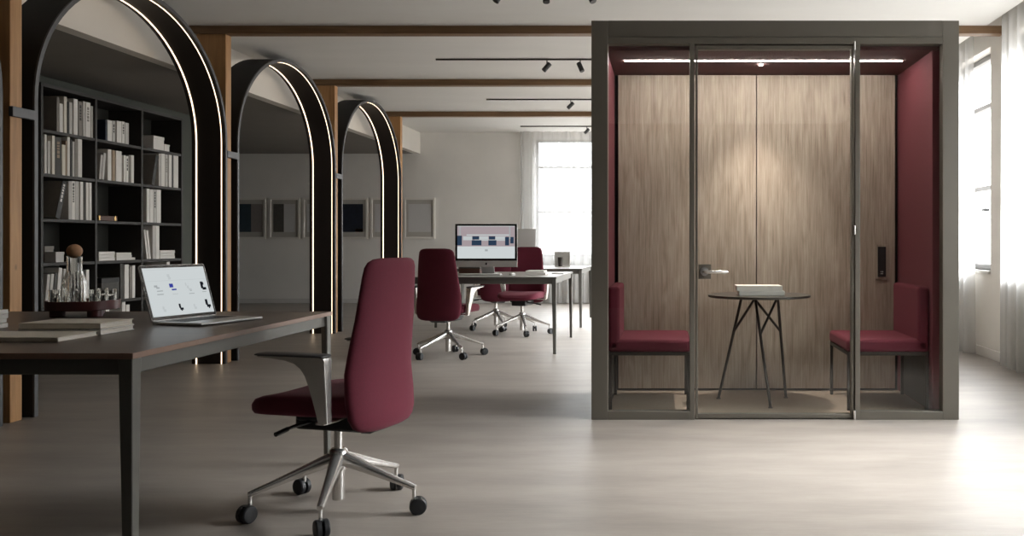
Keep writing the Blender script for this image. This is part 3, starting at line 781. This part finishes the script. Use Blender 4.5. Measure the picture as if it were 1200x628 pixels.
MB().loft([[(-1.45, Yp+.012, ZD), (-1.40, Yp+.012, ZD), (-1.40, Yp+.012, ZD+.15), (-1.45, Yp+.012, ZD+.15)], [(-1.45, Yp+.08, ZD), (-1.40, Yp+.08, ZD), (-1.40, Yp+.018, ZD+.15), (-1.45, Yp+.018, ZD+.15)]]).build('easel_back', 'bk_lt', pf)
cup = MB().lathe([(0, 0), (.028, 0), (.038, .125), (.035, .125), (.026, .006), (0, .005)], (0, 0, 0), 28).build('cup', 'dkmetal', smooth=40)
cup.location = (-1.435, 12.22, ZD); tag(cup, 'dark brown cup in front of the pale frame on the far desk', 'cup')

# ------------------------------------------------------------------ office chair
def ellipse_sec(hw, th, y, z, wrap, n=28):
    """closed section of the back panel at height z: gently wrapped in plan"""
    pts = []
    for j in range(n):
        t = 2*math.pi*j/n
        cx_ = math.copysign(abs(math.cos(t))**.55, math.cos(t)); sy_ = math.copysign(abs(math.sin(t))**.8, math.sin(t))
        x = hw*cx_
        pts.append((x, y + th*.5*sy_ + wrap*(x/.22)**2, z))
    return pts
def make_chair(label, loc, rz, group):
    r = thing('office_chair', label, 'office chair', loc, rz, group)
    K = dict(local=True)
    secs = []
    for z, hw, th in ((.352,.120,.020),(.358,.165,.036),(.375,.198,.052),(.41,.217,.064),(.48,.224,.068),(.58,.219,.064),(.68,.208,.058),(.78,.197,.052),(.87,.187,.048),(.94,.179,.046),(.98,.171,.044),(1.0,.158,.038),(1.012,.132,.026),(1.016,.095,.014)):
        y = -.232 + .018*math.exp(-((z-.58)/.13)**2) - .026*max(0, (z-.62)/.4)**1.5
        secs.append(ellipse_sec(hw, th, y, z, .030))
    MB().loft(secs).build('backrest', 'burg', r, smooth=75, **K)
    # seat: superellipse in plan, dropped front edge
    secs = []
    for k, (s, z) in enumerate(((.90,.408),(.965,.412),(.995,.425),(1.0,.445),(.99,.466),(.955,.480),(.86,.487),(.6,.490),(.25,.491))):
        sec = []
        for j in range(40):
            t = 2*math.pi*j/40
            x = .245*s*math.copysign(abs(math.cos(t))**.5, math.cos(t)); yv = .03 + .25*s*math.copysign(abs(math.sin(t))**.5, math.sin(t))
            d = max(0, (yv-.06)/.22)
            sec.append((x, yv, z - .028*d*d*(1 if k > 3 else .25) + .012*(x/.24)**2))
        secs.append(sec)
    MB().loft(secs).build('seat', 'burg', r, smooth=70, **K)
    MB().box((-.085, -.20, .335), (.085, .14, .408)).box((-.11, -.02, .375), (.11, .12, .412)).build('mechanism', 'blackpl', r, bevel=.012, **K)
    # the bar carrying the backrest
    secs = []
    for y, z, w, h in ((-.14,.35,.06,.045),(-.19,.352,.075,.04),(-.235,.37,.085,.03),(-.255,.41,.08,.022)):
        secs.append([(-w,y,z-h/2),(w,y,z-h/2),(w,y+.012,z+h/2),(-w,y+.012,z+h/2)])
    MB().loft(secs).build('back_support', 'blackpl', r, bevel=.006, **K)
    MB().tube([(-.06,.06,.372),(-.17,.08,.366),(-.20,.085,.362)], [.008,.007,.006], 10).tube([(-.195,.085,.362),(-.255,.093,.352)], [.009,.009], 10).build('tilt_lever', 'blackpl', r, **K)
    # gas lift and hub
    MB().lathe([(0,.045),(.022,.045),(.0235,.05),(.0235,.17),(.0,.17)], seg=28).build('lift_tube', 'chrome', r, **K)
    MB().lathe([(0,.24),(.0165,.24),(.0165,.345),(0,.345)], seg=24).build('lift_rod', 'chrome', r, **K)
    MB().lathe([(0,.165),(.036,.165),(.040,.18),(.040,.225),(.034,.245),(.026,.252),(0,.252)], seg=32).build('hub', 'chrome', r, **K)
    for k in range(5):
        an = R(BASE_ANG + 72*k); ca_, sa_ = math.cos(an), math.sin(an)
        secs = []
        for rad, z, w, h in ((.030,.208,.026,.058),(.09,.188,.0225,.048),(.17,.160,.0185,.036),(.25,.132,.0155,.027),(.315,.110,.0135,.022),(.330,.106,.011,.017)):
            sec = []
            for j in range(12):
                t = 2*math.pi*j/12
                u = w*math.copysign(abs(math.cos(t))**.7, math.cos(t)); v = h/2*math.copysign(abs(math.sin(t))**.7, math.sin(t))
                sec.append((rad*ca_ - u*sa_, rad*sa_ + u*ca_, z+v))
            secs.append(sec)
        MB().loft(secs).build('base_leg', 'chrome', r, smooth=60, **K)
        # caster: trailing wheel pair
        px, py = .322*ca_, .322*sa_
        tr_a = R(CAST_ANG[k]); ox, oy = .016*math.cos(tr_a), .016*math.sin(tr_a)
        wx, wy = -math.sin(tr_a), math.cos(tr_a)
        q = Vector((px+ox, py+oy, .0335))
        mb = MB()
        for s in (-1, 1):
            ax = Vector((wx, wy, 0))*s
            secs = []
            uu = Vector((math.cos(tr_a), math.sin(tr_a), 0)); vv = Vector((0,0,1))
            for off, rd in ((.004,.030),(.006,.0335),(.020,.0335),(.0245,.030),(.0255,.020),(.0255,.002)):
                secs.append([q + ax*off + (uu*math.cos(2*math.pi*j/26)+vv*math.sin(2*math.pi*j/26))*rd for j in range(26)])
            mb.loft(secs)
        mb.box((q.x-.012, q.y-.012, .03), (q.x+.012, q.y+.012, .066))
        cst = mb.build('caster', 'caster', r, **K)
        MB().tube([(px, py, .055), (px, py, .105)], .0075, 12).build('caster_stem', 'chrome', cst, **K)
    for s in (-1, 1):
        outl = [(-.140,.405),(-.143,.50),(-.146,.60),(-.150,.650),(-.147,.664),(-.13,.668),(-.05,.668),(.04,.668),(.12,.668),(.138,.666),(.138,.661),(.08,.657),(.02,.650),(-.02,.638),(-.045,.618),(-.060,.59),(-.071,.55),(-.082,.50),(-.092,.45),(-.100,.405)]
        def sec_at(side):
            q = []
            for (y, z) in outl:
                z = .405 + (z-.405)*.955; u = max(0, min(1, (z-.405)/.25)); xo = s*(.252 + .025*u); wx = .015 + .010*u**2
                q.append((xo + side*wx, y, z))
            return q
        mb = MB().loft([sec_at(-1), sec_at(1)])
        mb.box((min(s*.06, s*.262), -.125, .398), (max(s*.06, s*.262), -.085, .409))
        ar = mb.build('armrest', 'chrome', r, smooth=50, bevel=.006, seg=3, **K)
        secs = []
        for y, wx, h in ((-.152,.020,.004),(-.145,.030,.008),(-.08,.034,.009),(.05,.034,.009),(.135,.031,.008),(.150,.022,.004)):
            xo = s*.279
            secs.append([(xo-wx,y,.656),(xo+wx,y,.656),(xo+wx,y,.656+h*.6),(xo+wx*.85,y,.656+h),(xo-wx*.85,y,.656+h),(xo-wx,y,.656+h*.6)])
        MB().loft(secs).build('arm_pad', 'armpad', ar, smooth=50, **K)
    return r
BASE_ANG = -12.0
CAST_ANG = [20, 75, 170, 230, 300]
GCH = 'burgundy office chairs'
chair = make_chair('burgundy high-back office chair standing alone in front of the big desk', (-1.315, 3.60, 0), R(75), GCH)
dup(chair, (-2.05, 8.44, 0), R(-12), 'burgundy office chair with its back to the viewer, pushed up to the computer desk', GCH, R(-30))
dup(chair, (-1.68, 10.48, 0), R(172), 'burgundy office chair facing the viewer from across the computer desk', GCH, R(55))
dup(chair, (-2.10, 11.08, 0), R(20), 'burgundy office chair half hidden behind the computer screen, at the far desk', GCH)

# ------------------------------------------------------------------ meeting booth
BX0, BX1, BY0, BY1, BZ = -.45, 1.779, 5.43, 6.44, 2.419
bt = thing('meeting_booth', 'grey framed meeting booth with glass front and oak back wall', 'booth', ((BX0+BX1)/2, (BY0+BY1)/2, 0))
PY = BY0+.07
MB().box((BX0, PY, 0), (-.39, BY1, BZ)).build('outer_side', 'booth', bt, bevel=.004)
MB().box((1.719, PY, 0), (BX1, BY1, BZ)).build('outer_side', 'booth', bt, bevel=.004)
MB().box((-.39, 6.37, 0), (1.719, BY1, BZ)).build('outer_back', 'booth', bt)
MB().box((-.39, PY, 2.30), (1.719, 6.37, BZ)).build('roof', 'booth', bt)
PW = .10
MB().box((BX0, BY0, 0), (BX0+PW, PY, BZ)).build('post', 'booth', bt, bevel=.003)
MB().box((BX1-PW, BY0, 0), (BX1, PY, BZ)).build('post', 'booth', bt, bevel=.003)
MB().box((BX0+PW, BY0, 2.322), (BX1-PW, PY, BZ)).box((BX0+PW, BY0+.006, 2.316), (BX1-PW, PY, 2.323)).box((BX0+PW, BY0, 2.278), (BX1-PW, PY, 2.317)).build('header', 'booth', bt, bevel=.001)
MB().box((BX0+PW, BY0, 0), (.146, PY, .050)).build('sill', 'booth', bt, bevel=.002)
MB().box((1.179, BY0, 0), (BX1-PW, PY, .050)).build('sill', 'booth', bt, bevel=.002)
MB().box((.181, BY0+.02, 0), (1.142, PY, .006)).build('threshold', 'booth', bt)
MB().box((.146, BY0, 0), (.176, PY, 2.278)).build('mullion', 'booth', bt, bevel=.002)
MB().box((1.149, BY0, 0), (1.179, PY, 2.278)).build('mullion', 'booth', bt, bevel=.002)
MB().box((BX0+PW, BY0+.03, .05), (.146, BY0+.04, 2.278)).build('glass_panel', 'glass', bt, smooth=0)
MB().box((1.179, BY0+.03, .05), (BX1-PW, BY0+.04, 2.278)).build('glass_panel', 'glass', bt, smooth=0)
# interior
MB().box((-.39, PY+.01, .03), (-.36, 6.35, 2.256)).build('wall_cushion', 'booth_fab', bt, bevel=.004)
MB().box((1.64, PY+.01, .03), (1.719, 6.35, 2.256)).build('wall_cushion', 'booth_fab', bt, bevel=.004)
MB().box((-.39, 6.345, .03), (1.719, 6.37, 2.30)).build('shadow_gap', 'black', bt)
for a, b in ((-.333, .636), (.642, 1.613)):
    MB().box((a, 6.30, .048), (b, 6.345, 2.25)).build('oak_panel', 'oak', bt, bevel=.0015)
MB().box((-.39, PY+.01, 2.256), (1.719, 6.345, 2.30)).build('ceiling_panel', 'booth_ceil', bt, bevel=.002)
MB().box((-.39, PY, 0), (1.719, 6.37, .03)).build('floor_panel', 'booth_floor', bt)
MB().box((-.266, 5.822, 2.252), (1.537, 5.829, 2.256)).build('light_strip', 'boothled', bt)
MB().lathe([(0, 2.249), (.012, 2.249), (.013, 2.256), (0, 2.256)], (.633, 5.95, 0), 20).build('downlight', 'boothled', bt)
dlt = bpy.data.lights.new('booth_downlight', 'SPOT'); dlt.energy = 50; dlt.spot_size = R(84); dlt.spot_blend = 1.0; dlt.shadow_soft_size = .05; dlt.color = (1, .90, .80)
dlo = bpy.data.objects.new('booth_downlight', dlt); C.objects.link(dlo); dlo.location = (.633, 5.95, 2.235)
# socket module
so = MB().box((1.474, 6.292, .815), (1.562, 6.301, 1.060)).build('socket_plate', 'oak', bt, bevel=.002)
so2 = MB().box((1.489, 6.288, .832), (1.547, 6.293, 1.044)).build('socket_module', 'blackpl', bt, bevel=.003)
for z in (1.01, .955, .90):
    MB().lathe([(0, 0), (.019, 0), (.022, -.003), (.0, -.003)], (1.518, 6.2885, z), 24, 'Y').build('socket', 'keys', so2)
MB().box((1.508, 6.286, .852), (1.526, 6.2885, .857)).box((1.508, 6.286, .866), (1.514, 6.2885, .872)).box((1.519, 6.286, .864), (1.526, 6.2885, .872)).build('charging_port', 'white_pl', so2)
# door: leaf is one part, its pieces sub-parts
dl = MB().box((.181, BY0+.008, .008), (.196, BY0+.05, 2.270)).box((1.127, BY0+.008, .008), (1.142, BY0+.05, 2.270)).box((.196, BY0+.008, .008), (1.127, BY0+.05, .034)).box((.196, BY0+.008, 2.246), (1.127, BY0+.05, 2.270)).build('door', 'booth', bt, bevel=.002)
MB().box((.196, BY0+.026, .034), (1.127, BY0+.034, 2.246)).build('door_glass', 'glass', dl, smooth=0)
for z in (.03, 1.15, 2.265):
    MB().lathe([(0, 0), (.007, 0), (.007, .055), (0, .055)], (1.1445, BY0-.002, z-.0275), 14).build('hinge', 'chrome', dl)
hx, hz = .236, .897
MB().box((.200, BY0+.018, hz-.045), (.276, BY0+.026, hz+.045)).build('lock_plate', 'booth', dl, bevel=.002)
h = MB().lathe([(0, 0), (.027, 0), (.028, -.004), (.026, -.012), (0, -.013)], (hx, BY0+.018, hz), 32, 'Y')
h.tube([(hx, BY0+.01, hz), (hx, BY0-.035, hz), (hx+.012, BY0-.046, hz), (hx+.05, BY0-.048, hz), (hx+.125, BY0-.046, hz), (hx+.135, BY0-.036, hz)], [.010, .010, .0105, .010, .010, .008], 14)
h.build('door_handle', 'chrome', dl, smooth=50)

# seats in the booth
def bench(x_wall, s, label):
    """s=+1: back against the wall at larger X, facing -X"""
    def X(t): return x_wall - s*t
    r = thing('booth_seat', label, 'seat', (X(.26), 5.86, .03), 0, 'upholstered seats in the booth')
    def bxx(mb, t0, t1, y0, y1, z0, z1):
        return mb.box((min(X(t0), X(t1)), y0, z0), (max(X(t0), X(t1)), y1, z1))
    y0, y1 = 5.56, 6.17
    bxx(MB(), .004, .515, y0, y1, .392, .472).build('seat', 'bench_fab', r, bevel=.022, seg=4)
    # back cushion
    bxx(MB(), .003, .075, y0, y1, .40, .80).build('backrest', 'bench_fab', r, bevel=.02, seg=4)
    fr = MB()
    bxx(fr, .004, .51, y0+.005, y0+.03, .372, .394); bxx(fr, .004, .51, y1-.03, y1-.005, .372, .394)
    bxx(fr, .485, .51, y0+.03, y1-.03, .372, .394); bxx(fr, .004, .03, y0+.03, y1-.03, .372, .394)
    fr.build('seat_frame', 'dkmetal', r, bevel=.002)
    for t in (.006, .49):
        for y in (y0+.006, y1-.026):
            bxx(MB(), t, t+.02, y, y+.02, .03, .374).build('leg', 'dkmetal', r, bevel=.002)
    bxx(MB(), .003, .008, y0+.026, y1-.026, .04, .372).build('rear_panel', 'panel_dk', r)
    return r
bench(1.64, 1, 'upholstered wine red booth seat on thin legs below the wall socket')
bench(-.36, -1, 'upholstered wine red booth seat on thin legs on the door handle side')

# round table
tx, ty = .612, 5.87; zf = .03
rt = thing('round_table', 'small round charcoal table on three splayed rod legs inside the booth', 'table', (tx, ty, zf))
MB().lathe([(0, .718), (.330, .718), (.334, .721), (.334, .734), (0, .734)], (tx, ty, 0), 64).build('tabletop', 'tabletop_r', rt)
MB().lathe([(0, .710), (.16, .710), (.16, .718), (0, .718)], (tx, ty, 0), 32).build('mounting_plate', 'dkmetal', rt)
feet = [(.354, 5.99), (.662, 5.655), (.808, 6.02)]
tops = [(.505, 5.94), (.580, 5.80), (.742, 5.93)]
for i in range(3):
    f_ = Vector((*feet[i], zf+.004)); t_ = Vector((*tops[i], .715))
    mb = MB().tube([f_, f_.lerp(t_, .5), f_.lerp(t_, .97), t_ + Vector(((tx-t_.x)*.12, (ty-t_.y)*.12, 0))], .0095, 12)
    s_ = f_.lerp(t_, .66); e_ = Vector((*tops[(i+1) % 3], .715))
    if i == 2: e_ = Vector((.575, 5.9, .715))
    mb.tube([s_, s_.lerp(e_, .3), e_], .0085, 12)
    mb.lathe([(0, 0), (.015, 0), (.015, .006), (0, .006)], (f_.x, f_.y, zf), 16)
    mb.build('leg', 'dkmetal', rt, smooth=50)
flat_book((.468, 5.70, .7345), (.758, 5.90, .765), 'bk_white', 'thick white book lying beneath another on the round table', 'books on the round table', 'Y-')
flat_book((.455, 5.71, .7655), (.745, 5.91, .797), 'bk_white', 'thick white book on top of the pair on the round table', 'books on the round table', 'Y-')

# ------------------------------------------------------------------ light: sky and hazy sun through the windows
w = bpy.data.worlds.new('world'); bpy.context.scene.world = w; w.use_nodes = True
nt = w.node_tree
for n in list(nt.nodes): nt.nodes.remove(n)
out = nt.nodes.new('ShaderNodeOutputWorld'); bg = nt.nodes.new('ShaderNodeBackground')
tc = nt.nodes.new('ShaderNodeTexCoord'); sp = nt.nodes.new('ShaderNodeSeparateXYZ'); rp = nt.nodes.new('ShaderNodeValToRGB')
nt.links.new(tc.outputs['Generated'], sp.inputs[0])
mr = nt.nodes.new('ShaderNodeMapRange'); mr.inputs['From Min'].default_value = -1; mr.inputs['From Max'].default_value = 1
nt.links.new(sp.outputs['Z'], mr.inputs['Value']); nt.links.new(mr.outputs[0], rp.inputs['Fac'])
e = rp.color_ramp.elements
e[0].position = 0; e[0].color = (.30, .285, .27, 1)
e[1].position = 1; e[1].color = (1.25, 1.32, 1.42, 1)
for pos, c in ((.49, (.20, .195, .19, 1)), (.515, (.24, .24, .24, 1)), (.60, (.42, .43, .44, 1)), (.72, (1.1, 1.13, 1.16, 1))):
    q = e.new(pos); q.color = c
nt.links.new(rp.outputs['Color'], bg.inputs['Color']); bg.inputs['Strength'].default_value = 10.5
nt.links.new(bg.outputs[0], out.inputs['Surface'])
sl = bpy.data.lights.new('sun', 'SUN'); sl.energy = 19.0; sl.angle = R(30); sl.color = (1, 1, 1)
so_ = bpy.data.objects.new('sun', sl); C.objects.link(so_)
dv = Vector((-1.0, .02, -.74)); so_.rotation_euler = dv.to_track_quat('-Z', 'Y').to_euler()

sc_ = bpy.context.scene
sc_.view_settings.view_transform = 'Standard'; sc_.view_settings.look = 'None'
sc_.view_settings.exposure = EXPO; sc_.view_settings.gamma = 1.0; sc_.view_settings.use_curve_mapping = False
cy_ = sc_.cycles
cy_.use_denoising = True
try: cy_.denoiser = 'OPENIMAGEDENOISE'
except Exception: pass
cy_.max_bounces = 12; cy_.diffuse_bounces = 6; cy_.glossy_bounces = 5; cy_.transmission_bounces = 10; cy_.transparent_max_bounces = 24
cy_.caustics_reflective = False; cy_.caustics_refractive = False
cy_.sample_clamp_indirect = 6.0
